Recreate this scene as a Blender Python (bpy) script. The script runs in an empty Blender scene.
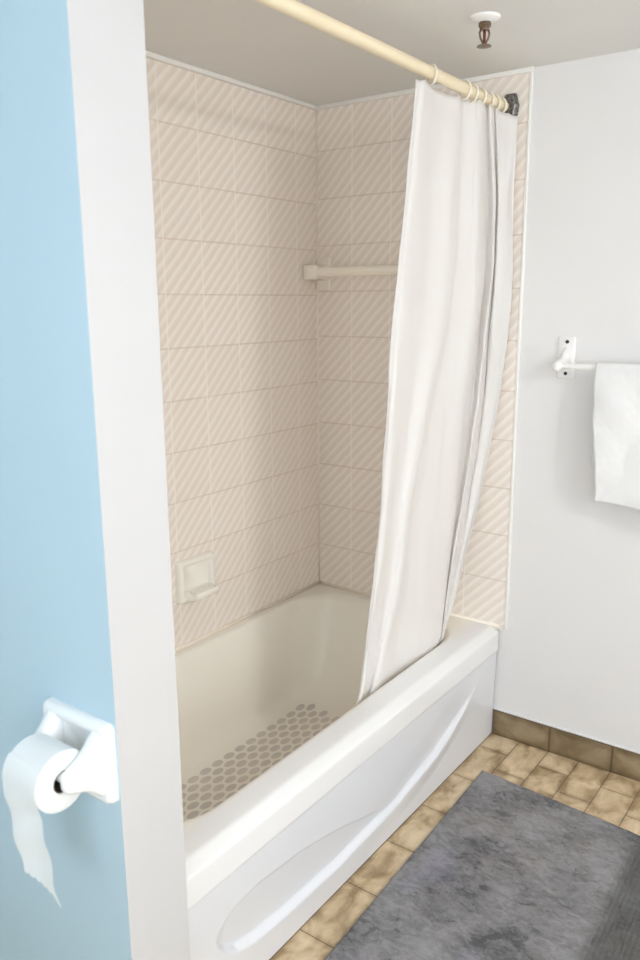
import bpy, bmesh, math, random
from mathutils import Vector, Matrix
from mathutils import noise as mn

S = bpy.context.scene
COL = S.collection
random.seed(4)

# ------------------------------------------------------------------ helpers
def link(name, bm, mat, origin=(0, 0, 0), parent=None, smooth=True, bevel=0, subsurf=0, angle=None):
    """turn a bmesh built in room coordinates into one object whose origin is `origin`"""
    origin = Vector(origin)
    if parent is not None:
        origin = Vector(); q = parent
        while q is not None:
            origin += q.location; q = q.parent
    bmesh.ops.recalc_face_normals(bm, faces=bm.faces)
    for v in bm.verts:
        v.co -= origin
    me = bpy.data.meshes.new(name)
    bm.to_mesh(me); bm.free()
    for p in me.polygons:
        p.use_smooth = smooth
    mats = mat if isinstance(mat, (list, tuple)) else [mat]
    for m in mats:
        me.materials.append(m)
    o = bpy.data.objects.new(name, me)
    COL.objects.link(o)
    if parent is not None:
        o.parent = parent
    else:
        o.location = origin
    if bevel:
        b = o.modifiers.new('bevel', 'BEVEL'); b.width = bevel; b.segments = 3; b.limit_method = 'ANGLE'
        b.angle_limit = math.radians(40)
    if subsurf:
        s = o.modifiers.new('subsurf', 'SUBSURF'); s.levels = subsurf; s.render_levels = subsurf
    if angle is not None:
        me.set_sharp_from_angle(angle=math.radians(angle))
    return o

def tag(o, label, cat, group=None):
    o['label'] = label; o['category'] = cat
    if group: o['group'] = group
    return o

def thing(name, loc, label, cat, group=None):
    o = bpy.data.objects.new(name, None); o.location = loc; o.empty_display_size = .05
    COL.objects.link(o)
    return tag(o, label, cat, group)

def struct(name, bm, mat, **k):
    o = link(name, bm, mat, **k); o['kind'] = 'structure'
    return o

def box(bm, x0, x1, y0, y1, z0, z1, mi=0):
    v = [bm.verts.new((x, y, z)) for x in (x0, x1) for y in (y0, y1) for z in (z0, z1)]
    fs = []
    for idx in ((0, 1, 3, 2), (4, 6, 7, 5), (0, 4, 5, 1), (2, 3, 7, 6), (0, 2, 6, 4), (1, 5, 7, 3)):
        f = bm.faces.new([v[i] for i in idx]); f.material_index = mi; fs.append(f)
    return v, fs

def loft(bm, rings, cap0=True, cap1=True, closed=False):
    L = [[bm.verts.new(p) for p in r] for r in rings]
    n = len(L[0])
    m = len(L)
    for i in range(m if closed else m - 1):
        a, b = L[i], L[(i + 1) % m]
        for j in range(n):
            bm.faces.new((a[j], a[(j + 1) % n], b[(j + 1) % n], b[j]))
    if not closed:
        if cap0: bm.faces.new(list(reversed(L[0])))
        if cap1: bm.faces.new(L[-1])
    return L

def frame_of(d):
    d = Vector(d).normalized()
    u = d.cross(Vector((0, 0, 1)))
    if u.length < 1e-4: u = d.cross(Vector((1, 0, 0)))
    u.normalize(); w = u.cross(d).normalized()
    return u, w

def revolve(bm, origin, axis, prof, n=32, cap0=True, cap1=True):
    """prof: list of (radius, distance along axis)"""
    o = Vector(origin); d = Vector(axis).normalized(); u, w = frame_of(d)
    rings = [[o + d * h + (u * math.cos(2*math.pi*k/n) + w * math.sin(2*math.pi*k/n)) * max(r, 1e-4) for k in range(n)] for r, h in prof]
    return loft(bm, rings, cap0, cap1)

def tube(bm, pts, r, n=12, closed=False):
    pts = [Vector(p) for p in pts]; m = len(pts); rings = []
    rr = r if isinstance(r, (list, tuple)) else [r] * m
    prev = None
    for i, p in enumerate(pts):
        if closed: d = pts[(i+1) % m] - pts[i-1]
        else: d = pts[min(i+1, m-1)] - pts[max(i-1, 0)]
        d.normalize()
        if prev is None: u, w = frame_of(d)
        else:
            u = (prev - d * prev.dot(d)).normalized(); w = u.cross(d)
        prev = u
        rings.append([p + (u*math.cos(2*math.pi*k/n) + w*math.sin(2*math.pi*k/n)) * rr[i] for k in range(n)])
    loft(bm, rings, closed=closed)

def cr(P, t):
    """Catmull-Rom through the list of scalars P, t in 0..len-1"""
    i = min(int(t), len(P) - 2); f = t - i
    p1, p2 = P[i], P[i+1]; p0 = P[i-1] if i else 2*p1 - p2; p3 = P[i+2] if i + 2 < len(P) else 2*p2 - p1
    return .5*((2*p1) + (-p0+p2)*f + (2*p0-5*p1+4*p2-p3)*f*f + (-p0+3*p1-3*p2+p3)*f**3)

def lerp_tab(tab, x):
    if x <= tab[0][0]: return tab[0][1]
    for (a, b), (c, d) in zip(tab, tab[1:]):
        if x <= c: return b + (d - b) * (x - a) / (c - a)
    return tab[-1][1]

def sm(a, b, x):
    t = max(0, min(1, (x - a) / (b - a))); return t*t*(3 - 2*t)

# ------------------------------------------------------------------ materials
def mat(name, color=(.8, .8, .8), rough=.5, metal=0, spec=.5, coat=0, sub=0):
    m = bpy.data.materials.new(name); m.use_nodes = True
    b = m.node_tree.nodes['Principled BSDF']
    b.inputs['Base Color'].default_value = (*color, 1); b.inputs['Roughness'].default_value = rough
    b.inputs['Metallic'].default_value = metal; b.inputs['Specular IOR Level'].default_value = spec
    b.inputs['Coat Weight'].default_value = coat; b.inputs['Coat Roughness'].default_value = .1
    return m

class N:
    """small node-graph helper"""
    def __init__(s, m): s.m = m; s.t = m.node_tree; s.b = s.t.nodes.get('Principled BSDF')
    def n(s, typ, **k):
        nd = s.t.nodes.new(typ)
        for a, v in k.items(): setattr(nd, a, v)
        return nd
    def l(s, a, b): s.t.links.new(a, b)
    def val(s, sock, v):
        if hasattr(v, 'is_output'): s.l(v, sock)
        else: sock.default_value = v
    def math(s, op, a, b=0, c=0):
        nd = s.n('ShaderNodeMath', operation=op)
        for i, v in enumerate((a, b, c)): s.val(nd.inputs[i], v)
        return nd.outputs[0]
    def pos(s):
        if not hasattr(s, '_p'):
            g = s.n('ShaderNodeNewGeometry'); x = s.n('ShaderNodeSeparateXYZ'); s.l(g.outputs['Position'], x.inputs[0])
            s._p = (g.outputs['Position'], x.outputs[0], x.outputs[1], x.outputs[2])
        return s._p
    def noise(s, scale, detail=3, rough=.5, vec=None, dist=0):
        nd = s.n('ShaderNodeTexNoise'); nd.inputs['Scale'].default_value = scale
        nd.inputs['Detail'].default_value = detail; nd.inputs['Roughness'].default_value = rough
        nd.inputs['Distortion'].default_value = dist
        s.l(vec if vec is not None else s.pos()[0], nd.inputs['Vector'])
        return nd.outputs['Fac']
    def comb(s, x, y, z):
        nd = s.n('ShaderNodeCombineXYZ')
        for i, v in enumerate((x, y, z)): s.val(nd.inputs[i], v)
        return nd.outputs[0]
    def ramp(s, f, stops):
        nd = s.n('ShaderNodeValToRGB'); e = nd.color_ramp.elements
        while len(e) < len(stops): e.new(.5)
        for el, (p, c) in zip(e, stops):
            el.position = p; el.color = (*c, 1) if len(c) == 3 else c
        s.l(f, nd.inputs[0]); return nd.outputs[0]
    def mix(s, f, a, b, mode='MIX'):
        nd = s.n('ShaderNodeMix', data_type='RGBA', blend_type=mode)
        s.val(nd.inputs[0], f)
        for sock, v in ((nd.inputs[6], a), (nd.inputs[7], b)):
            if hasattr(v, 'is_output'): s.l(v, sock)
            else: sock.default_value = (*v, 1)
        return nd.outputs[2]
    def bump(s, h, strength=.3, dist=.002, base=None):
        nd = s.n('ShaderNodeBump'); nd.inputs['Strength'].default_value = strength; nd.inputs['Distance'].default_value = dist
        s.l(h, nd.inputs['Height'])
        if base is not None: s.l(base, nd.inputs['Normal'])
        return nd.outputs[0]
    def color(s, c): s.l(c, s.b.inputs['Base Color'])
    def normal(s, c): s.l(c, s.b.inputs['Normal'])
    def smooth(s, x, a, b):
        nd = s.n('ShaderNodeMapRange', interpolation_type='SMOOTHSTEP')
        s.val(nd.inputs[0], x); nd.inputs[1].default_value = a; nd.inputs[2].default_value = b
        return nd.outputs[0]

def paint(name, c, rough=.55, var=.03, bump=.08):
    m = mat(name, c, rough); g = N(m)
    f = g.noise(3.5, 3)
    g.color(g.mix(f, tuple(x*(1-var) for x in c), tuple(min(1, x*(1+var)) for x in c)))
    g.normal(g.bump(g.noise(160, 2), bump, .001))
    return m

M_wall = paint('white_wall_paint', (.755, .745, .74), .5)
M_ceil = paint('ceiling_paint', (.75, .75, .735), .7)
M_blue = paint('pale_blue_wall_paint', (.50, .655, .745), .5)
M_trim = paint('white_trim_paint', (.84, .83, .80), .4, .015, .03)
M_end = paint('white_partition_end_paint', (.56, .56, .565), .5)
M_caulk = paint('cream_caulk', (.86, .79, .69), .5, .05)

def wall_tile(name, axis):
    """square glazed tiles with raised diagonal ribs; axis is the horizontal direction of the wall"""
    m = mat(name, (.75, .66, .57), .32, spec=.4); g = N(m); P, x, y, z = g.pos()
    h = g.math('SUBTRACT', x, -.997) if axis == 'x' else g.math('SUBTRACT', y, 1.835)
    u = g.math('DIVIDE', h, .158); v = g.math('DIVIDE', g.math('SUBTRACT', z, .571 if axis == 'x' else .573), .1605 if axis == 'x' else .158)
    du = g.math('ABSOLUTE', g.math('SUBTRACT', g.math('FRACT', u), .5)); dv = g.math('ABSOLUTE', g.math('SUBTRACT', g.math('FRACT', v), .5))
    gu = g.smooth(du, .478, .488); gv = g.smooth(dv, .480, .490)
    grout = g.math('MAXIMUM', gu, gv)
    wob = g.math('MULTIPLY', g.math('SUBTRACT', g.noise(14, 2), .5), .22)
    ph = g.math('MULTIPLY', g.math('ADD', g.math('SUBTRACT', u, v), g.math('MULTIPLY', wob, .3)), 4.0)
    fr = g.math('FRACT', ph)
    a = g.smooth(fr, .12, .50); b = g.smooth(fr, .62, .98)
    rib = g.math('SUBTRACT', a, b)                       # 0 in the grooves, 1 on the ribs
    fr2 = g.math('FRACT', g.math('MULTIPLY', ph, 2.0))
    fine = g.math('MULTIPLY', g.math('ABSOLUTE', g.math('SUBTRACT', fr2, .5)), .5)
    rib = g.math('ADD', g.math('MULTIPLY', rib, .72), fine)
    rib = g.math('ADD', rib, g.math('MULTIPLY', g.math('SUBTRACT', g.noise(60, 2), .5), .35))
    c = g.ramp(rib, [(0.05, (.795, .715, .645)), (.45, (.84, .772, .707)), (.9, (.895, .845, .785))])
    tilev = g.n('ShaderNodeTexWhiteNoise', noise_dimensions='2D')
    g.l(g.comb(g.math('FLOOR', u), g.math('FLOOR', v), 0), tilev.inputs['Vector'])
    c = g.mix(g.math('MULTIPLY', tilev.outputs['Value'], .10), c, (.70, .60, .51))
    c = g.mix(g.math('MULTIPLY', gv, g.math('ADD', .1, g.math('MULTIPLY', g.noise(5, 3), .75))), c, (.60, .49, .40))
    c = g.mix(g.math('MULTIPLY', gu, .7), c, (.93, .88, .81))
    g.color(c)
    hgt = g.math('SUBTRACT', g.math('MULTIPLY', rib, .5), grout)
    g.normal(g.bump(hgt, .25, .001))
    return m
M_tile_x = wall_tile('ribbed_wall_tile_far', 'x')
M_tile_y = wall_tile('ribbed_wall_tile_long', 'y')

def stone_tile(name, floor):
    m = mat(name, (.5, .4, .28), .38, spec=.4); g = N(m); P, x, y, z = g.pos()
    def brick(ms, smooth):
        b = g.n('ShaderNodeTexBrick', offset=.5, offset_frequency=2, squash=1)
        g.l(g.comb(g.math('ADD', g.math('SUBTRACT', y, 2.33 + .10175), 4.07), g.math('ADD', x, 1.0285 + 2*.1035*4), 0), b.inputs['Vector'])
        for k, v in (('Scale', 1), ('Mortar Size', ms), ('Mortar Smooth', smooth), ('Brick Width', .2035), ('Row Height', .1035)): b.inputs[k].default_value = v
        b.inputs['Color1'].default_value = (0, 0, 0, 1); b.inputs['Color2'].default_value = (1, 1, 1, 1)
        return b
    if floor:
        b1 = brick(.0016, .3); b2 = brick(.022, 1.0)
        grout = b1.outputs['Fac']; edge = b2.outputs['Fac']; tone = b1.outputs['Color']
        c0, c1, c2 = (.28, .19, .10), (.51, .385, .235), (.67, .54, .365)
    else:
        u = g.math('DIVIDE', g.math('SUBTRACT', x, -.82), .207)
        du = g.math('ABSOLUTE', g.math('SUBTRACT', g.math('FRACT', u), .5))
        grout = g.math('MAXIMUM', g.smooth(du, .478, .486), g.smooth(z, .0895, .0925))
        edge = g.math('MAXIMUM', g.smooth(du, .38, .5), g.smooth(z, .066, .09))
        edge = g.math('MAXIMUM', edge, g.math('SUBTRACT', 1, g.smooth(z, .0, .02)))
        tone = g.noise(4, 1)
        c0, c1, c2 = (.15, .105, .055), (.235, .175, .10), (.33, .262, .165)
    sc = g.n('ShaderNodeMapping'); sc.inputs['Scale'].default_value = (1.6, 1, 1) if floor else (1, 1, 1.3); g.l(P, sc.inputs[0])
    f = g.noise(11 if floor else 9, 4, .55, sc.outputs[0], .5)
    f = g.math('ADD', f, g.math('MULTIPLY', g.math('SUBTRACT', tone, .5), .12))
    f = g.math('SUBTRACT', f, g.math('MULTIPLY', edge, .13))
    c = g.ramp(f, [(.30, c0), (.48, c1), (.66, c2)])
    c = g.mix(g.math('MULTIPLY', grout, .85), c, (.115, .075, .042))
    g.color(c)
    g.normal(g.bump(g.math('SUBTRACT', g.math('MULTIPLY', f, .25), grout), .5, .0018))
    return m
M_floor = stone_tile('tan_stone_floor_tile', True)
M_base = stone_tile('brown_stone_baseboard_tile', False)

# bathtub enamel: the white rim yields to a creamier basin with an anti-slip print on its bottom
M_tub = mat('tub_enamel', (.84, .83, .81), .26, spec=.5); g = N(M_tub); P, x, y, z = g.pos()
row = g.math('ROUND', g.math('DIVIDE', g.math('ADD', x, 1.619), .0298))
cx = g.math('SUBTRACT', g.math('MULTIPLY', row, .0298), 1.619)
vv = g.math('SUBTRACT', x, cx)
ph = g.math('SUBTRACT', 1.545, g.math('MULTIPLY', row, .0304))
col = g.math('ROUND', g.math('DIVIDE', g.math('SUBTRACT', y, ph), .0542))
cy = g.math('ADD', ph, g.math('MULTIPLY', col, .0542))
uu = g.math('SUBTRACT', y, cy)
# hexagonal packing: the neighbouring rows reach into this one, so test the three nearest ovals
def oval(du_, dv_):
    q = g.math('ADD', g.math('POWER', g.math('ABSOLUTE', g.math('DIVIDE', du_, .0232)), 2.0), g.math('POWER', g.math('ABSOLUTE', g.math('DIVIDE', dv_, .0138)), 2.0))
    return g.math('SUBTRACT', 1, g.smooth(q, .70, 1.15))
dot = oval(uu, vv)
inside = g.math('MULTIPLY', g.math('GREATER_THAN', cx, -1.633), g.math('LESS_THAN', cx, -1.235))
inside = g.math('MULTIPLY', inside, g.math('MULTIPLY', g.math('GREATER_THAN', cy, 1.13), g.math('LESS_THAN', cy, 2.12)))
inside = g.math('MULTIPLY', inside, g.math('LESS_THAN', z, .12))
dot = g.math('MULTIPLY', dot, inside)
wear = g.math('ADD', .55, g.math('MULTIPLY', g.noise(9, 2), .6))
basin = g.mix(g.noise(3, 3), (.85, .815, .73), (.87, .84, .765))
inner = g.math('SUBTRACT', 1, g.smooth(x, -1.14, -1.09))
c = g.mix(inner, (.80, .80, .80), basin)
c = g.mix(g.math('MULTIPLY', dot, wear), c, (.555, .515, .475))
g.color(c)
rg = g.n('ShaderNodeMapRange'); g.l(dot, rg.inputs[0]); rg.inputs[3].default_value = .25; rg.inputs[4].default_value = .7
g.l(rg.outputs[0], M_tub.node_tree.nodes['Principled BSDF'].inputs['Roughness'])
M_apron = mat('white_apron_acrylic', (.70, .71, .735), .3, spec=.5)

M_rod = mat('cream_plastic_rod', (.82, .72, .51), .35); g = N(M_rod)
g.color(g.mix(g.noise(25, 2), (.80, .70, .49), (.85, .75, .55)))
M_ring = mat('ivory_plastic_ring', (.86, .80, .68), .35)
M_cer = mat('almond_glazed_ceramic', (.88, .855, .79), .2, spec=.55)
M_cer2 = mat('beige_glazed_ceramic', (.88, .82, .72), .22, spec=.55)
M_wht = mat('white_glazed_ceramic', (.86, .87, .87), .18, spec=.55)
M_enam = mat('white_enamel', (.85, .84, .83), .3)
M_black = mat('black_screw_head', (.02, .02, .02), .5)
M_flange = mat('tarnished_metal_flange', (.17, .17, .16), .45, .7); g = N(M_flange)
g.color(g.ramp(g.noise(120, 4), [(.35, (.05, .05, .05)), (.6, (.28, .27, .25))]))
M_brass = mat('aged_bronze_metal', (.22, .16, .11), .35, .85)
M_bulb = mat('red_glass_bulb', (.16, .02, .02), .1, spec=.7)
M_alu = mat('brushed_metal', (.6, .6, .6), .35, 1)
M_wood = mat('white_cabinet_paint', (.75, .74, .72), .4)
M_stone = mat('grey_counter_stone', (.35, .34, .33), .25); g = N(M_stone)
g.color(g.ramp(g.noise(60, 4), [(.3, (.25, .24, .23)), (.7, (.45, .44, .42))]))

def cloth(name, c, trans, fine=900, bump=.15, through=None):
    m = mat(name, c, .85, spec=.15); g = N(m)
    g.normal(g.bump(g.noise(fine, 2), bump, .0008))
    if trans:
        t = g.n('ShaderNodeBsdfTranslucent'); t.inputs[0].default_value = (*(through or c), 1)
        mx = g.n('ShaderNodeMixShader'); mx.inputs[0].default_value = trans
        out = m.node_tree.nodes['Material Output']
        g.l(g.b.outputs[0], mx.inputs[1]); g.l(t.outputs[0], mx.inputs[2]); g.l(mx.outputs[0], out.inputs[0])
    return m
M_curt = cloth('white_curtain_fabric', (.89, .89, .895), .34, 700, .06, (.94, .895, .825))
M_towel = cloth('white_terry_cloth', (.78, .78, .78), 0, 330, 1.0)
M_paper = cloth('white_tissue_paper', (.88, .90, .90), .15, 500, .25)
M_core = mat('brown_cardboard', (.10, .075, .055), .8)

M_rug = mat('grey_chenille_pile', (.2, .2, .2), .95, spec=.1); g = N(M_rug); P, x, y, z = g.pos()
st = g.n('ShaderNodeMapping'); st.inputs['Scale'].default_value = (1, 1.7, 1); st.inputs['Rotation'].default_value = (0, 0, .3); g.l(P, st.inputs[0])
big = g.noise(6, 4, .6, None, .5)
med = g.noise(30, 5, .65, st.outputs[0], .9)
spk = g.noise(17, 6, .7, st.outputs[0], 1.4)
fin = g.noise(380, 3, .6)
f = g.math('ADD', g.math('MULTIPLY', big, .42), g.math('ADD', g.math('MULTIPLY', med, .40), g.math('MULTIPLY', fin, .18)))
c = g.ramp(f, [(.38, (.12, .118, .123)), (.47, (.20, .195, .197)), (.55, (.265, .259, .263)), (.66, (.33, .325, .335))])
dk = g.math('SUBTRACT', 1, g.smooth(g.math('ADD', g.math('MULTIPLY', spk, .62), g.math('MULTIPLY', big, .38)), .385, .45))
c = g.mix(g.math('MULTIPLY', dk, .7), c, (.085, .082, .085))
c = g.mix(g.smooth(g.noise(5, 2), .55, .75), c, g.mix(.25, c, (.28, .27, .36)))
c = g.mix(g.smooth(g.noise(3.3, 3), .52, .72), c, g.mix(.25, c, (.30, .25, .21)))
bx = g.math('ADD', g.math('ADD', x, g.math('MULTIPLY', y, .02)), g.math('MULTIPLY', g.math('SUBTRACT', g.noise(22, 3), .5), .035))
dark_band = g.smooth(bx, -.43, -.385)  # soft-edged darker band along the rug's right side
c = g.mix(g.math('MULTIPLY', dark_band, .62), c, (.075, .074, .068))
g.color(c)
g.normal(g.bump(g.math('ADD', g.math('MULTIPLY', fin, .7), med), .8, .004))

# ------------------------------------------------------------------ the room
CEIL = 2.165
XL, XR, YB, YF = -1.9, 1.6, -.95, 2.438          # nook wall, vanity wall, window wall, far wall
bm = bmesh.new(); box(bm, XL - .1, XR + .1, YB - .1, YF + .1, -.1, 0); struct('floor', bm, M_floor, smooth=False)
bm = bmesh.new(); box(bm, XL - .1, XR + .1, YB - .1, YF + .1, CEIL, CEIL + .1); struct('ceiling', bm, M_ceil, smooth=False)
bm = bmesh.new(); box(bm, -1.89, XR + .1, YF, YF + .1, 0, CEIL); struct('wall_far', bm, M_wall, smooth=False)
bm = bmesh.new(); box(bm, -1.0 - .7795, -1.0, 2.430, YF, .395, CEIL); struct('wall_alcove', bm, M_tile_x, smooth=False)
bm = bmesh.new(); box(bm, -1.89, -1.7805, .91, YF, 0, CEIL); struct('wall_left', bm, M_tile_y, smooth=False)
VY0, VY1, VZ0, VZ1 = -.80, 1.10, .75, 2.02
bm = bmesh.new()
box(bm, XR, XR + .1, YB - .1, VY0, 0, CEIL); box(bm, XR, XR + .1, VY1, YF, 0, CEIL)
box(bm, XR, XR + .1, VY0, VY1, 0, VZ0); box(bm, XR, XR + .1, VY0, VY1, VZ1, CEIL)
struct('wall_right', bm, M_wall, smooth=False)
bm = bmesh.new()
for y0, y1, z0, z1 in ((VY0, VY0+.05, VZ0, VZ1), (VY1-.05, VY1, VZ0, VZ1), (VY0, VY1, VZ0, VZ0+.05), (VY0, VY1, VZ1-.05, VZ1), ((VY0+VY1)/2-.02, (VY0+VY1)/2+.02, VZ0, VZ1)):
    box(bm, XR+.02, XR+.07, y0, y1, z0, z1)
struct('fill_window_2', bm, M_trim, smooth=False)  # unseen window added on the right wall for broad soft fill light
bm = bmesh.new(); box(bm, XL - .1, XL, YB - .1, .771, 0, CEIL); struct('wall_nook', bm, M_blue, smooth=False)
# wing wall between the toilet nook and the bath: blue towards the nook, white end, tiled towards the bath
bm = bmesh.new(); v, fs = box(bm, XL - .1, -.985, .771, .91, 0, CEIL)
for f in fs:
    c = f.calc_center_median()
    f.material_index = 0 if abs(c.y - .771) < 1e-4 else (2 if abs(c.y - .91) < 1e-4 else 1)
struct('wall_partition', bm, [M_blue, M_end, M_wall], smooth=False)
# window wall behind the camera, with an opening added for fill light
WX0, WX1, WZ0, WZ1 = -.75, 1.15, .85, 2.02
bm = bmesh.new()
box(bm, XL - .1, WX0, YB - .1, YB, 0, CEIL); box(bm, WX1, XR + .1, YB - .1, YB, 0, CEIL)
box(bm, WX0, WX1, YB - .1, YB, 0, WZ0); box(bm, WX0, WX1, YB - .1, YB, WZ1, CEIL)
struct('wall_fill_window', bm, M_wall, smooth=False)
bm = bmesh.new()
for x0, x1, z0, z1 in ((WX0, WX0+.05, WZ0, WZ1), (WX1-.05, WX1, WZ0, WZ1), (WX0, WX1, WZ0, WZ0+.05), (WX0, WX1, WZ1-.05, WZ1), ((WX0+WX1)/2-.02, (WX0+WX1)/2+.02, WZ0, WZ1)):
    box(bm, x0, x1, YB-.07, YB-.02, z0, z1)
struct('fill_window_1', bm, M_trim, smooth=False)  # added out-of-view window, placed to light the alcove from the front

# cream bead along the ceiling over the tiles, and down the open edge of the tiles
bm = bmesh.new(); box(bm, -1.7805, -.985, 2.418, 2.4305, CEIL - .014, CEIL); struct('trim_1', bm, M_trim, bevel=.003)
bm = bmesh.new(); box(bm, -1.7805, -1.767, .91, 2.43, CEIL - .014, CEIL); struct('trim_2', bm, M_trim, bevel=.003)
bm = bmesh.new(); box(bm, -1.0, -.990, 2.427, YF + .001, .40, CEIL - .0005); struct('trim_3', bm, M_trim, bevel=.003)
# grout bead in the corner and sealant where tiles meet the tub
bm = bmesh.new(); tube(bm, [(-1.7805, 2.430, .41), (-1.7805, 2.430, CEIL - .014)], .005, 10); struct('trim_4', bm, M_caulk)
bm = bmesh.new(); tube(bm, [(-1.7805, .92, .410), (-1.7805, 2.43, .410)], .007, 10); struct('trim_5', bm, M_caulk)
bm = bmesh.new(); tube(bm, [(-1.7805, 2.43, .410), (-1.018, 2.43, .408)], .006, 10); struct('trim_6', bm, M_caulk)
# tile skirting along the far wall
bm = bmesh.new(); box(bm, -1.027, XR, 2.428, YF, 0, .094); struct('baseboard_far', bm, M_base, bevel=.002)
bm = bmesh.new(); box(bm, -1.027, XR, 2.431, YF + .001, .0935, .0985); struct('trim_7', bm, M_wall, bevel=.0015)

# ------------------------------------------------------------------ bathtub
tub = thing('bathtub', (-1.4, 1.67, 0), 'white alcove bathtub with a sculpted front panel and a dotted non-slip bottom', 'bathtub')
def rrect(x0, x1, y0, y1, r, z, ns=16, nc=10):
    pts = []
    cs = [((x1-r, y1-r), 0), ((x0+r, y1-r), 90), ((x0+r, y0+r), 180), ((x1-r, y0+r), 270)]
    for i, ((cx, cy), a0) in enumerate(cs):
        arc = [Vector((cx + r*math.cos(math.radians(a0 + 90*k/nc)), cy + r*math.sin(math.radians(a0 + 90*k/nc)), z)) for k in range(nc + 1)]
        pts += arc
        (nx, ny), na = cs[(i+1) % 4]
        nxt = Vector((nx + r*math.cos(math.radians(na)), ny + r*math.sin(math.radians(na)), z))
        pts += [arc[-1].lerp(nxt, k/ns) for k in range(1, ns)]
    return pts
TX0, TX1, TY0, TY1 = -1.7795, -1.017, .912, 2.429
rings = [rrect(TX0+.03, TX1-.012, TY0+.001, TY1-.001, .004, .318),
         rrect(TX0, TX1-.001, TY0, TY1, .004, .3185), rrect(TX0, TX1, TY0, TY1, .004, .320), rrect(TX0, TX1, TY0, TY1, .004, .340), rrect(TX0, TX1, TY0, TY1, .004, .382),
         rrect(TX0, TX1-.0005, TY0, TY1, .004, .3865), rrect(TX0, TX1-.003, TY0, TY1, .004, .3895), rrect(TX0, TX1-.010, TY0, TY1, .004, .3935), rrect(TX0, TX1-.022, TY0, TY1, .004, .4005),
         rrect(TX0, TX1-.027, TY0, TY1, .004, .4032), rrect(TX0, TX1-.033, TY0, TY1, .004, .4050), rrect(TX0+.001, TX1-.040, TY0+.001, TY1-.001, .006, .4055), rrect(TX0+.002, TX1-.055, TY0+.002, TY1-.002, .006, .4055)]
prof = [(-1.754, -1.105, .960, 2.388, .17, .4055), (-1.750, -1.112, .966, 2.382, .168, .405), (-1.743, -1.121, .976, 2.371, .165, .401), (-1.738, -1.128, .984, 2.360, .162, .390),
        (-1.732, -1.135, .994, 2.347, .16, .365), (-1.722, -1.146, 1.005, 2.325, .16, .32), (-1.71, -1.156, 1.02, 2.29, .16, .25),
        (-1.70, -1.166, 1.035, 2.255, .16, .18), (-1.692, -1.175, 1.05, 2.225, .16, .125), (-1.684, -1.184, 1.065, 2.20, .155, .095),
        (-1.670, -1.200, 1.085, 2.175, .145, .075), (-1.645, -1.225, 1.11, 2.145, .13, .064), (-1.60, -1.27, 1.16, 2.09, .11, .060), (-1.5, -1.36, 1.3, 1.95, .05, .058)]
rings += [rrect(*p) for p in prof]
bm = bmesh.new(); loft(bm, rings, cap0=False, cap1=True)
link('basin', bm, M_tub, parent=tub, subsurf=1)

R = [(1.02, .190), (1.032, .160), (1.055, .135), (1.09, .112), (1.15, .096), (1.26, .085), (1.478, .076), (1.743, .095), (1.995, .138), (2.15, .192), (2.25, .236), (2.31, .272)]
U = [(1.02, .192), (1.035, .200), (1.06, .218), (1.10, .231), (1.166, .234), (1.322, .218), (1.478, .183), (1.685, .118), (1.78, .098), (2.4, .05)]
def apron_x(y, z):
    r = lerp_tab(R, y); u = lerp_tab(U, y)
    base = -1.0225 - .007*sm(.32, 0, z)
    if y < 1.015 or y > 2.325: return base
    tip = sm(1.015, 1.06, y) * (1 - sm(2.05, 2.325, y))
    right = sm(1.45, 1.95, y)
    w = .008
    step = sm(r + w, r - w, z)                     # 0 above the ledge, 1 below it
    d = 0
    if u > r + .002:
        t = (u - z) / (u - r)
        d -= .016 * (1-right) * (.22*sm(0, .05, t) + .78*max(0, min(1, t))) * (1-step) * (1 if z < u else 0) * sm(0, .03, u - r)
    fade = sm(r - .075, r - w, z)
    d += .010 * right * step * fade
    d -= .006 * right * (1-step) * sm(r + .12, r, z)
    d += .003 * (1-right) * step * fade
    return base + d * tip
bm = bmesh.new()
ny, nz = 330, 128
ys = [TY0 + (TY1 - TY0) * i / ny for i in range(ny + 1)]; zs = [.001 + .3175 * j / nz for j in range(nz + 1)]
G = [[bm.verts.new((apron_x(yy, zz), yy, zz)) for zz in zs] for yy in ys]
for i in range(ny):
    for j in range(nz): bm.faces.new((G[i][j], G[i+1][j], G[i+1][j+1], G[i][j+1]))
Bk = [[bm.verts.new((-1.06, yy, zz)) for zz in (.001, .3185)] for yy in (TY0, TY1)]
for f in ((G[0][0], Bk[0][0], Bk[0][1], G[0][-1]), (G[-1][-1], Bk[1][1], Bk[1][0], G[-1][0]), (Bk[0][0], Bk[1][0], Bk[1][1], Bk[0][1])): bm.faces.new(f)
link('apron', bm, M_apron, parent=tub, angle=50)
bm = bmesh.new(); revolve(bm, (-1.435, 1.22, .0605), (0, 0, 1), [(.03, 0), (.03, .002), (.022, .003), (.012, .001)], 24); link('drain', bm, M_alu, parent=tub)

# ------------------------------------------------------------------ shower curtain rod, rings, curtain
RX, RZ, RR = -1.069, 2.064, .0155
rod = thing('shower_curtain_rod', (RX, 1.67, RZ), 'cream plastic shower curtain rod spanning the alcove under the ceiling', 'curtain rod')
bm = bmesh.new(); revolve(bm, (RX, .911, RZ), (0, 1, 0), [(RR, 0), (RR, 2.418 - .911)], 28); link('pole', bm, M_rod, parent=rod, angle=50)
bm = bmesh.new()                                    # tapered six-sided metal socket on the far tiles
hexa = [(-.014, .036), (.020, .036), (.030, .002), (.024, -.036), (-.018, -.036), (-.024, .002)]
loft(bm, [[Vector((RX + .012 + a*s, y, RZ + b*s)) for a, b in hexa] for y, s in ((2.4295, 1), (2.420, 1), (2.412, .85), (2.409, .7))])
o = link('wall_socket', bm, M_flange, parent=rod, smooth=False, bevel=.002); o['label'] = 'dark tarnished metal socket'
bm = bmesh.new()
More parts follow.
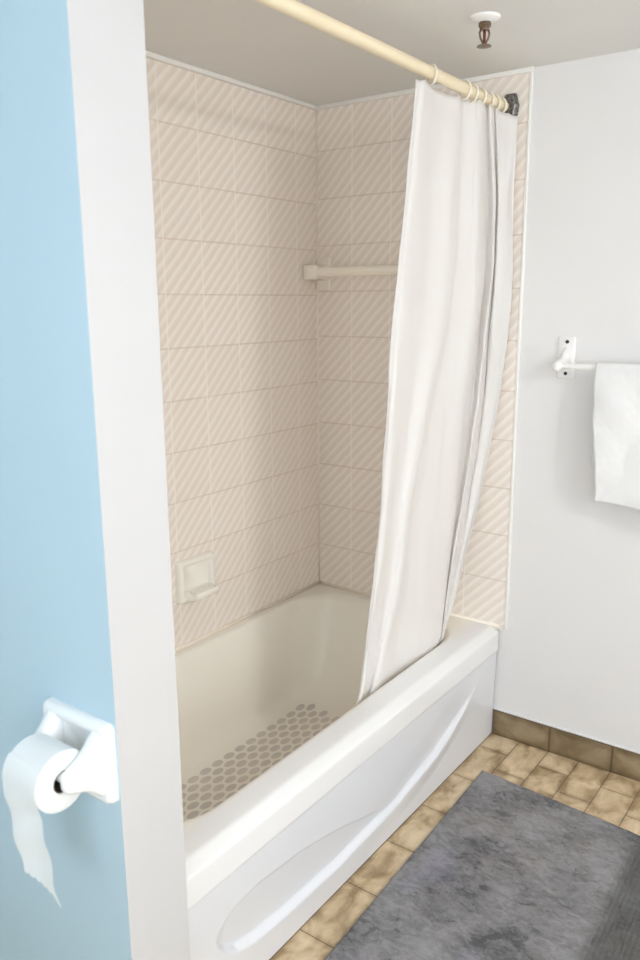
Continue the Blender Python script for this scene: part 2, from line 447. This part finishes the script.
loft(bm, [[Vector((RX + .012 + a*s, y, RZ + b*s)) for a, b in hexa] for y, s in ((.9105, 1), (.920, 1), (.932, .82), (.938, .6))])
o = link('wall_socket', bm, M_flange, parent=rod, smooth=False, bevel=.002); o['label'] = 'dark tarnished metal socket'

ring_y = [1.958, 2.150, 2.196, 2.245, 2.300, 2.345, 2.385]
ring_lab = ['ivory curtain ring nearest the camera, alone at the curtain corner', 'second ivory curtain ring from the camera, after the wide gap',
            'third ivory curtain ring from the camera, beside the second', 'middle one of the seven ivory curtain rings',
            'third ivory curtain ring from the wall socket', 'ivory curtain ring next to last before the dark wall socket',
            'last ivory curtain ring, closest to the dark wall socket']
proto = None
for k, (ry, lb) in enumerate(zip(ring_y, ring_lab)):
    if proto is None:
        bm = bmesh.new(); Rm = .0225
        pts = [(RX + Rm*math.cos(a), ry, RZ - .004 + Rm*math.sin(a)) for a in [2*math.pi*i/40 for i in range(40)]]
        tube(bm, pts, .0033, 10, closed=True)
        o = proto = link('curtain_ring', bm, M_ring, origin=(RX, ry, RZ - .004))
    else:
        o = proto.copy(); COL.objects.link(o); o.location = (RX, ry, RZ - .004)
    o.rotation_euler = (0, 0, random.uniform(-.45, -.15) if k else -.5)
    tag(o, lb, 'curtain ring', 'rings holding the shower curtain')

CZ = [2.03, 1.93, 1.78, 1.58, 1.38, 1.16, .92, .70, .52, .405]
COLS=[
  [(-1.069, 1.877), (-1.073, 1.867), (-1.08, 1.858), (-1.089, 1.835), (-1.098, 1.82), (-1.108, 1.82), (-1.119, 1.808), (-1.129, 1.785), (-1.137, 1.762), (-1.142, 1.743)] , # left hem
  [(-1.057, 1.9), (-1.061, 1.894), (-1.066, 1.884), (-1.075, 1.866), (-1.084, 1.849), (-1.095, 1.837), (-1.107, 1.82), (-1.118, 1.799), (-1.128, 1.771), (-1.134, 1.75)] , # hem fold
  [(-1.083, 2.032), (-1.086, 2.03), (-1.09, 2.02), (-1.099, 2.011), (-1.108, 1.991), (-1.118, 1.953), (-1.128, 1.918), (-1.137, 1.892), (-1.144, 1.85), (-1.148, 1.816)] , # sag
  [(-1.075, 2.123), (-1.073, 2.117), (-1.07, 2.094), (-1.079, 2.1), (-1.088, 2.075), (-1.098, 2.005), (-1.109, 1.949), (-1.119, 1.922), (-1.127, 1.866), (-1.132, 1.82)] , # crease
  [(-1.085, 2.18), (-1.085, 2.179), (-1.086, 2.167), (-1.095, 2.177), (-1.104, 2.155), (-1.114, 2.092), (-1.124, 2.039), (-1.134, 2.012), (-1.141, 1.969), (-1.146, 1.929)] , # creaseb
  [(-1.069, 2.202), (-1.069, 2.204), (-1.07, 2.202), (-1.079, 2.222), (-1.088, 2.207), (-1.098, 2.165), (-1.109, 2.134), (-1.12, 2.108), (-1.128, 2.087), (-1.134, 2.065)] , # panel
  [(-1.053, 2.219), (-1.053, 2.224), (-1.054, 2.233), (-1.063, 2.261), (-1.072, 2.254), (-1.084, 2.232), (-1.097, 2.227), (-1.11, 2.208), (-1.122, 2.205), (-1.13, 2.204)] , # M
  [(-1.069, 2.284), (-1.075, 2.31), (-1.084, 2.347), (-1.093, 2.373), (-1.102, 2.362), (-1.112, 2.343), (-1.123, 2.316), (-1.134, 2.283), (-1.142, 2.261), (-1.148, 2.248)] , # M2
  [(-1.052, 2.277), (-1.053, 2.302), (-1.056, 2.336), (-1.065, 2.361), (-1.074, 2.346), (-1.086, 2.337), (-1.101, 2.303), (-1.115, 2.264), (-1.129, 2.243), (-1.138, 2.232)] , # F1
  [(-1.057, 2.318), (-1.059, 2.343), (-1.062, 2.371), (-1.071, 2.393), (-1.08, 2.39), (-1.092, 2.39), (-1.107, 2.36), (-1.12, 2.314), (-1.134, 2.279), (-1.143, 2.253)] , # F1r
  [(-1.045, 2.31), (-1.045, 2.329), (-1.046, 2.348), (-1.055, 2.369), (-1.064, 2.372), (-1.078, 2.382), (-1.095, 2.359), (-1.11, 2.314), (-1.128, 2.279), (-1.139, 2.25)] , # F
  [(-1.039, 2.375), (-1.034, 2.371), (-1.028, 2.362), (-1.037, 2.392), (-1.046, 2.397), (-1.062, 2.398), (-1.083, 2.37), (-1.103, 2.32), (-1.127, 2.292), (-1.142, 2.256)] , # Fr
  [(-1.023, 2.411), (-1.016, 2.39), (-1.008, 2.364), (-1.017, 2.403), (-1.026, 2.41), (-1.045, 2.402), (-1.07, 2.368), (-1.094, 2.314), (-1.124, 2.293), (-1.144, 2.25)] , # R
  [(-1.039, 2.433), (-1.035, 2.418), (-1.03, 2.401), (-1.039, 2.44), (-1.048, 2.446), (-1.065, 2.433), (-1.087, 2.391), (-1.107, 2.329), (-1.132, 2.295), (-1.148, 2.242)] , # Rb
]

NC = len(COLS)
COLS2 = []
for c in COLS:
    c = [(x, min(y, 2.408)) for x, y in c]
    x, y = c[-1]
    c += [(min(x - .035, -1.172), y), (min(x - .05, -1.186), y)]     # hangs on down inside the tub
    COLS2.append(c)
ZZ = CZ + [.30, .20]
bm = bmesh.new()
SU, SV = 9, 8
nu, nv = (NC - 1) * SU, (len(ZZ) - 1) * SV
rows = []
for j in range(nv + 1):
    t = j / SV
    z = cr(ZZ, t)
    xs = [cr([p[0] for p in c], t) for c in COLS2]; yl = [cr([p[1] for p in c], t) for c in COLS2]
    r = []
    for i in range(nu + 1):
        s = i / SU
        x, y = cr(xs, s), cr(yl, s)
        k = .0035 * (mn.noise(Vector((s*1.3, z*3.2, 3.1)))) + .0022 * mn.noise(Vector((s*3 + z*5, z*9, 7.7)))
        zz = z
        if j < 6: zz = z + (.013 * sm(1, 4, s) * (1 - sm(8, 12, s)) + .004) * (1 - j/6) - .004 * abs(math.sin(math.pi * s)) * (1 - j/6)
        r.append(bm.verts.new((x + k, min(y + k, 2.415), zz)))
    rows.append(r)
for j in range(nv):
    for i in range(nu): bm.faces.new((rows[j][i], rows[j][i+1], rows[j+1][i+1], rows[j+1][i]))
o = link('shower_curtain', bm, M_curt, origin=(RX, 2.1, 2.03))
so = o.modifiers.new('thickness', 'SOLIDIFY'); so.thickness = .0012; so.offset = 0
tag(o, 'white fabric shower curtain gathered at the far end, hem tucked inside the bathtub', 'shower curtain')

# ------------------------------------------------------------------ ceramic soap dish on the long wall
sx = -1.7815
soap = thing('soap_dish', (sx, 1.75, .555), 'almond ceramic soap dish set into the tiles above the tub', 'soap dish')
y0, y1, z0, z1 = 1.662, 1.822, .562, .700
bm = bmesh.new()
def prect(x, a0, a1, b0, b1, r, n=5):
    return [Vector((x, p.x, p.y)) for p in [Vector((q.x, q.y, 0)) for q in rrect(a0, a1, b0, b1, r, 0, 4, n)]]
loft(bm, [prect(sx, y0, y1, z0, z1, .006), prect(sx + .016, y0, y1, z0, z1, .008), prect(sx + .022, y0+.004, y1-.004, z0+.004, z1-.004, .008),
          prect(sx + .024, y0+.008, y1-.008, z0+.008, z1-.008, .008), prect(sx + .023, y0+.016, y1-.016, z0+.018, z1-.016, .010), prect(sx + .008, y0+.022, y1-.022, z0+.024, z1-.024, .012)])
link('backplate', bm, M_cer, parent=soap, angle=60)
bm = bmesh.new()                                     # projecting tray with a lip
def tray(x, a, zt, zb): return [Vector((x, yy, zz)) for yy, zz in ((y0+.016+a, zb), (y0+.02+a, zb-.004), (y1-.02-a, zb-.004), (y1-.016-a, zb), (y1-.016-a, zt), (y1-.02-a, zt+.002), (y0+.02+a, zt+.002), (y0+.016+a, zt))]
loft(bm, [tray(sx+.008, 0, z0+.034, z0+.012), tray(sx+.03, .002, z0+.030, z0+.012), tray(sx+.052, .006, z0+.028, z0+.014), tray(sx+.060, .010, z0+.036, z0+.018), tray(sx+.066, .014, z0+.036, z0+.022), tray(sx+.068, .018, z0+.033, z0+.026)])
tray_o = link('tray', bm, M_cer, parent=soap, bevel=.002, angle=60)
for k in range(6):
    yy = y0 + .04 + k * (y1 - y0 - .08) / 5
    bm = bmesh.new(); tube(bm, [(sx + .024, yy, z0+.0325), (sx + .052, yy, z0+.0305)], .003, 8); link('drain_rib', bm, M_cer, parent=tray_o)

# ------------------------------------------------------------------ wash bar on the far tiles
bar = thing('shower_towel_bar', (-1.74, 2.43, 1.6), 'beige ceramic towel bar on the tiled wall inside the shower', 'towel bar')
for cx in (-1.749, -1.235):
    bm = bmesh.new(); p = .031
    loft(bm, [[Vector((q.x, y, q.y)) for q in rrect(cx-p+d, cx+p-d, 1.537+d, 1.653-d, .006, 0, 3, 4)] for y, d in ((2.4297, 0), (2.424, 0), (2.421, .003))])
    o = link('mounting_plate', bm, M_cer2, parent=bar, angle=60)
    bm = bmesh.new()
    loft(bm, [[Vector((q.x, y, q.y)) for q in rrect(cx-.030+d, cx+.030-d, 1.600-.028+d, 1.600+.028-d, .008, 0, 3, 4)] for y, d in ((2.4225, 0), (2.40, .004), (2.375, .006), (2.355, .002), (2.340, .002), (2.334, .007))])
    link('post', bm, M_cer2, parent=bar, angle=60)
bm = bmesh.new(); revolve(bm, (-1.725, 2.358, 1.600), (1, 0, 0), [(.017, 0), (.017, .480)], 24); link('bar', bm, M_cer2, parent=bar, angle=60)
bm = bmesh.new(); revolve(bm, (-1.7215, 2.358, 1.600), (1, 0, 0), [(.0225, 0), (.0225, .003), (.0185, .004)], 24); link('collar', bm, M_cer2, parent=bar, angle=60)

# ------------------------------------------------------------------ white towel rail on the far wall and its towel
WY = YF
rail = thing('towel_rail', (-.55, WY, 1.305), 'white enamel towel rail with two black screws on the plain wall', 'towel rail')
BX = -.842
for cx in (BX, -.24):
    bm = bmesh.new()
    loft(bm, [[Vector((q.x, y, q.y)) for q in rrect(cx-.026+d, cx+.026-d, 1.262+d, 1.390-d, .006, 0, 3, 4)] for y, d in ((WY, 0), (WY-.006, 0), (WY-.009, .003))])
    plate = link('mounting_plate', bm, M_enam, parent=rail, angle=60)
    bm = bmesh.new()
    ar = [(WY-.007, 1.325, .013, .034), (WY-.020, 1.320, .011, .028), (WY-.040, 1.310, .010, .021), (WY-.056, 1.306, .012, .018), (WY-.070, 1.305, .014, .0175), (WY-.082, 1.305, .013, .016), (WY-.088, 1.305, .008, .010)]
    loft(bm, [[Vector((cx + a*math.cos(t), y, zc + b*math.sin(t))) for t in [2*math.pi*k/20 for k in range(20)]] for y, zc, a, b in ar])
    link('arm', bm, M_enam, parent=rail, angle=70)
    for zc in (1.374, 1.278):
        bm = bmesh.new(); revolve(bm, (cx + .002, WY-.0088, zc), (0, -1, 0), [(.0055, 0), (.0055, .0015), (.003, .0025)], 16)
        o = link('screw', bm, M_black, parent=plate, angle=60); o['label'] = 'black screw head'
bm = bmesh.new(); revolve(bm, (BX, WY-.069, 1.305), (1, 0, 0), [(.0085, 0), (.0085, -.24 - BX)], 20); link('bar', bm, M_enam, parent=rail, angle=60)
bm = bmesh.new(); revolve(bm, (BX - .020, WY-.069, 1.305), (1, 0, 0), [(.006, 0), (.0115, .004), (.0125, .012), (.010, .022)], 20); link('end_cap', bm, M_enam, parent=rail, angle=60)

def towel():
    bm = bmesh.new(); ny, nx = 120, 60
    yc, zc, rr = WY-.069, 1.305, .0116
    x0, x1 = -.728, -.34
    Lf, Lb = .395, .30
    rows = []
    for j in range(ny + 1):
        s = -Lb + (Lf + Lb + math.pi*rr) * j / ny
        r = []
        for i in range(nx + 1):
            u = i / nx; x = x0 + (x1 - x0) * u
            if s < 0: y, z, drop = yc + rr, zc + s, -s
            elif s < math.pi*rr:
                a = s / rr; y, z, drop = yc + rr*math.cos(a), zc + rr*math.sin(a), 0
            else:
                drop = s - math.pi*rr; y, z = yc - rr, zc - drop
            front = s > math.pi*rr/2
            k = sm(0, .10, drop)
            wv = .010*math.sin(u*9 + drop*6 + .6)*k + .020*mn.noise(Vector((u*2.2 + drop*4.0, drop*7 - u*3, 1.5)))*k
            wv += .0012*mn.noise(Vector((u*30, drop*55, 9.1))) + .005*mn.noise(Vector((u*7 + drop*6, drop*14, 4.4)))*k
            if front:
                y -= max(wv + .010*k, -.002); z -= .020*u*k*(1 if u < .6 else 1)
                x += .028*sm(0, .4, drop)*(1-u) + .004*mn.noise(Vector((drop*16, 2, u*3)))*k - .006*sm(.36, .40, drop)*(1-u)*(1-u)
            else: y += min(.6*abs(wv), .03)
            r.append(bm.verts.new((x, y, z)))
        rows.append(r)
    for j in range(ny):
        for i in range(nx): bm.faces.new((rows[j][i], rows[j][i+1], rows[j+1][i+1], rows[j+1][i]))
    o = link('hand_towel', bm, M_towel, origin=(-.55, yc, zc))
    so = o.modifiers.new('thickness', 'SOLIDIFY'); so.thickness = .006; so.offset = -1 if False else 0
    return tag(o, 'white terry towel draped over the white rail on the wall', 'towel')
towel()

# ------------------------------------------------------------------ sprinkler
sp = thing('fire_sprinkler', (-.924, 1.953, CEIL), 'small bronze fire sprinkler head hanging from a white ceiling plate', 'sprinkler')
c = Vector((-.924, 1.953, 0))
bm = bmesh.new(); revolve(bm, c + Vector((0, 0, CEIL)), (0, 0, -1), [(.037, 0), (.037, .003), (.033, .007), (.022, .010), (.016, .013), (.014, .011)], 32); o = link('ceiling_plate', bm, M_enam, parent=sp, angle=60)
bm = bmesh.new(); revolve(bm, c + Vector((0, 0, CEIL - .011)), (0, 0, -1), [(.013, 0), (.015, .003), (.015, .010), (.011, .014), (.010, .018)], 16); link('body', bm, M_brass, parent=sp, angle=40)
for s in (-1, 1):
    bm = bmesh.new()
    tube(bm, [c + Vector((s*.006, s*.007, CEIL - .027)), c + Vector((s*.0085, s*.0095, CEIL - .036)), c + Vector((s*.0065, s*.0075, CEIL - .048)), c + Vector((s*.001, s*.001, CEIL - .060))], [.0030, .0026, .0026, .003], 8)
    link('frame_arm', bm, M_brass, parent=sp)
bm = bmesh.new(); revolve(bm, c + Vector((0, 0, CEIL - .028)), (0, 0, -1), [(.001, 0), (.0035, .003), (.0035, .022), (.002, .028)], 12); o = link('glass_bulb', bm, M_bulb, parent=sp); o['label'] = 'dark red glass bulb'
bm = bmesh.new(); revolve(bm, c + Vector((0, 0, CEIL - .058)), (0, 0, -1), [(.005, 0), (.006, .004), (.017, .006), (.018, .0075), (.004, .009)], 24); link('deflector', bm, M_brass, parent=sp, angle=40)

# ------------------------------------------------------------------ toilet paper holder and roll
PY = .771
hold = thing('toilet_paper_holder', (-1.08, PY, .735), 'white ceramic toilet paper holder mounted on the pale blue wall', 'toilet paper holder')
hx0, hx1, hz0, hz1 = -1.168, -.990, .665, .812
bm = bmesh.new()
def hr(y, d, r): return [Vector((q.x, y, q.y)) for q in rrect(hx0+d, hx1-d, hz0+d, hz1-d, r, 0, 4, 5)]
loft(bm, [hr(PY, 0, .012), hr(PY-.010, 0, .014), hr(PY-.017, .004, .014), hr(PY-.019, .010, .012), hr(PY-.017, .020, .010), hr(PY-.010, .026, .012)])
link('backplate', bm, M_wht, parent=hold, angle=70)
for cx, s in ((-1.018, 1), (-1.137, -1)):
    bm = bmesh.new()
    prof = [(PY-.004, .738, .026, .072), (PY-.019, .739, .023, .061), (PY-.034, .738, .018, .043), (PY-.052, .736, .0145, .030), (PY-.068, .735, .0135, .023), (PY-.081, .735, .012, .019), (PY-.088, .735, .008, .012)]
    rg = []
    for y, zc, a, b in prof:
        rg.append([Vector((cx + s*.0*a + a*math.copysign(abs(math.cos(t))**.7, math.cos(t)), y, zc + b*math.copysign(abs(math.sin(t))**.7, math.sin(t)))) for t in [2*math.pi*k/28 for k in range(28)]])
    loft(bm, rg); link('arm', bm, M_wht, parent=hold, subsurf=1)
AY, AZ = PY-.073, .737
bm = bmesh.new(); revolve(bm, (-1.128, AY, AZ), (1, 0, 0), [(.010, 0), (.010, .102)], 20); link('spindle', bm, M_wht, parent=hold, angle=60)
RO = .0525; rx0, rx1 = -1.124, -1.0330
roll = thing('toilet_paper_roll', (-1.08, AY, AZ - .006), 'white toilet paper roll hanging from its holder with a loose end', 'toilet paper')
rc = Vector((rx0, AY - .002, AZ - .0071))
bm = bmesh.new()
L = rx1 - rx0
revolve(bm, rc, (1, 0, 0), [(.0195, .0), (RO-.004, 0), (RO, .003), (RO, L-.003), (RO-.004, L), (.0195, L), (.0190, L/2), (.0195, 0)], 56, cap0=False, cap1=False)
link('paper', bm, M_paper, parent=roll, angle=50)
bm = bmesh.new(); revolve(bm, rc, (1, 0, 0), [(.0189, .001), (.0189, L-.001), (.0172, L-.001), (.0172, .001), (.0189, .001)], 32, cap0=False, cap1=False)
o = link('core_tube', bm, M_core, parent=roll, angle=50); o['label'] = 'dark cardboard core'
bm = bmesh.new(); nu, nv = 16, 46; rows = []
for j in range(nv + 1):
    r = []
    for i in range(nu + 1):
        u = i / nu; x = rx0 + .001 + (L - .002) * u
        end = .178 - .012*(1-u) + .020*sm(.84, 1, u) + .0025*math.sin(u*37)
        s = -.045 + (.045 + end) * j / nv
        if s < 0:
            a = math.pi + s / (RO + .0012)
            y, z = rc.y + (RO + .0012)*math.cos(a), rc.z - (RO + .0012)*math.sin(a) * -1
        else:
            y, z = rc.y - RO - .0012, rc.z - s
            k = sm(0, .05, s)
            y -= .004*math.sin(s*75 + u*2.5)*k*.6 - .010*k*s/.2 + .003*math.sin(u*5 + s*14)*k
            x += .034*(s/.2)*k
        r.append(bm.verts.new((x, y, z)))
    rows.append(r)
for j in range(nv):
    for i in range(nu): bm.faces.new((rows[j][i], rows[j][i+1], rows[j+1][i+1], rows[j+1][i]))
link('loose_sheet', bm, M_paper, parent=roll)

# ------------------------------------------------------------------ bath rug
def rug():
    c0 = Vector((-.952, 2.186, 0)); a = Vector((.9968, -.080, 0)); b = Vector((.032, -.9995, 0))      # far left corner, along the width, along the length
    W, Lr, H = .632, 1.05, .016
    bm = bmesh.new(); nx, ny = 150, 240; rows = []
    for j in range(ny + 1):
        r = []
        for i in range(nx + 1):
            u, v = i / nx * W, j / ny * Lr
            e = min(u, W - u, v, Lr - v)
            p = c0 + a*u + b*v
            q = mn.noise(Vector((p.x*60, p.y*60, 0)))*.0022 + mn.noise(Vector((p.x*150, p.y*150, 4)))*.0022 + mn.noise(Vector((p.x*14, p.y*22, 8)))*.0020
            rib = .0022*math.sin(u*520)*sm(.47, .52, u) - .003*sm(.48, .53, u)
            z = rib*min(1, e/.012) + H * math.sqrt(max(0, 1 - (1 - min(1, e/.012))**2)) + q * min(1, e/.012)
            if e < 1e-6:
                w = .004*mn.noise(Vector((p.x*45, p.y*45, 2)))+.004*mn.noise(Vector((p.x*9, p.y*9, 2)))
                dc = min(math.hypot(max(0, .02-u), max(0, .02-v)), 1); cc = c0 + a*.02 + b*.02
                if dc > .02: p = cc + (p - cc) * (.02/dc)
                if u < 1e-6 or u > W - 1e-6: p = p + a*w
                if v < 1e-6 or v > Lr - 1e-6: p = p + b*w
                z = .001
            r.append(bm.verts.new((p.x, p.y, max(.001, z))))
        rows.append(r)
    for j in range(ny):
        for i in range(nx): bm.faces.new((rows[j][i], rows[j+1][i], rows[j+1][i+1], rows[j][i+1]))
    edge = rows[0] + [r[-1] for r in rows[1:]] + list(reversed(rows[-1][:-1])) + [r[0] for r in reversed(rows[1:-1])]
    bm.faces.new(list(reversed(edge)))
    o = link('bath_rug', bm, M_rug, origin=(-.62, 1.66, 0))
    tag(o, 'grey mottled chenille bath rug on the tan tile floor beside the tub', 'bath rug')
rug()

EXPOSURE = 0.11
LX, LY = 1.3, .95
lamp = thing('ceiling_lamp', (LX, LY, CEIL), 'round frosted glass ceiling lamp on the bathroom ceiling', 'lamp')
bm = bmesh.new(); revolve(bm, (LX, LY, CEIL), (0, 0, -1), [(.17, 0), (.17, .02), (.165, .025)], 40); link('mount', bm, M_alu, parent=lamp, angle=60)
M_globe = bpy.data.materials.new('frosted_lit_glass'); M_globe.use_nodes = True
b = M_globe.node_tree.nodes['Principled BSDF']
b.inputs['Base Color'].default_value = (.9, .88, .84, 1); b.inputs['Emission Color'].default_value = (1, .99, .975, 1); b.inputs['Emission Strength'].default_value = 92
bm = bmesh.new(); revolve(bm, (LX, LY, CEIL - .0255), (0, 0, -1), [(.16, 0), (.158, .02), (.145, .05), (.115, .078), (.07, .096), (.02, .103)], 40); link('glass_dome', bm, M_globe, parent=lamp, angle=80)
# daylight: sky for the added windows, tinted whiter to the right and bluer elsewhere
w = bpy.data.worlds.new('sky'); S.world = w; w.use_nodes = True
bg = w.node_tree.nodes['Background']; nt = w.node_tree
tc = nt.nodes.new('ShaderNodeTexCoord'); sp_ = nt.nodes.new('ShaderNodeSeparateXYZ'); nt.links.new(tc.outputs['Generated'], sp_.inputs[0])
mr = nt.nodes.new('ShaderNodeMapRange'); mr.interpolation_type = 'SMOOTHSTEP'; nt.links.new(sp_.outputs[0], mr.inputs[0]); mr.inputs[1].default_value = .3; mr.inputs[2].default_value = .75
rp = nt.nodes.new('ShaderNodeMix'); rp.data_type = 'RGBA'; nt.links.new(mr.outputs[0], rp.inputs[0])
rp.inputs[6].default_value = (3.6, 4.15, 4.65, 1); rp.inputs[7].default_value = (4.2, 4.45, 4.75, 1)
nt.links.new(rp.outputs[2], bg.inputs[0]); bg.inputs[1].default_value = 1.0
def portal(loc, rot, sx_, sy_):
    pd = bpy.data.lights.new('window_portal', 'AREA'); pd.shape = 'RECTANGLE'; pd.size = sx_; pd.size_y = sy_; pd.cycles.is_portal = True
    po = bpy.data.objects.new('window_portal', pd); COL.objects.link(po); po.location = loc; po.rotation_euler = rot
portal(((WX0+WX1)/2, YB - .09, (WZ0+WZ1)/2), (math.radians(90), 0, 0), WX1 - WX0, WZ1 - WZ0)
portal((XR + .09, (VY0+VY1)/2, (VZ0+VZ1)/2), (math.radians(90), 0, math.radians(90)), VY1 - VY0, VZ1 - VZ0)
S.cycles.max_bounces = 14; S.cycles.diffuse_bounces = 9

# ------------------------------------------------------------------ camera
cam_d = bpy.data.cameras.new('camera'); cam = bpy.data.objects.new('camera', cam_d); COL.objects.link(cam)
Rm = Matrix(((0.80840452, 0.1225948, -0.57571925), (0.58859411, -0.1787509, 0.78841936), (-0.00625422, -0.97622673, -0.21666161)))
rot = Matrix((( Rm[0][0], -Rm[0][1], -Rm[0][2]), (Rm[1][0], -Rm[1][1], -Rm[1][2]), (Rm[2][0], -Rm[2][1], -Rm[2][2])))
cam.matrix_world = Matrix.Translation((0, 0, 1.494)) @ rot.to_4x4()
cam_d.sensor_fit = 'VERTICAL'; cam_d.sensor_height = 36; cam_d.sensor_width = 24
cam_d.lens = 798.34 / 960 * 36
cam_d.clip_start = .02
cam_d.dof.use_dof = True; cam_d.dof.focus_distance = 2.35; cam_d.dof.aperture_fstop = 4.0
S.camera = cam
S.view_settings.view_transform = 'Standard'; S.view_settings.look = 'None'
S.view_settings.gamma = 1; S.view_settings.use_curve_mapping = False
S.view_settings.exposure = EXPOSURE
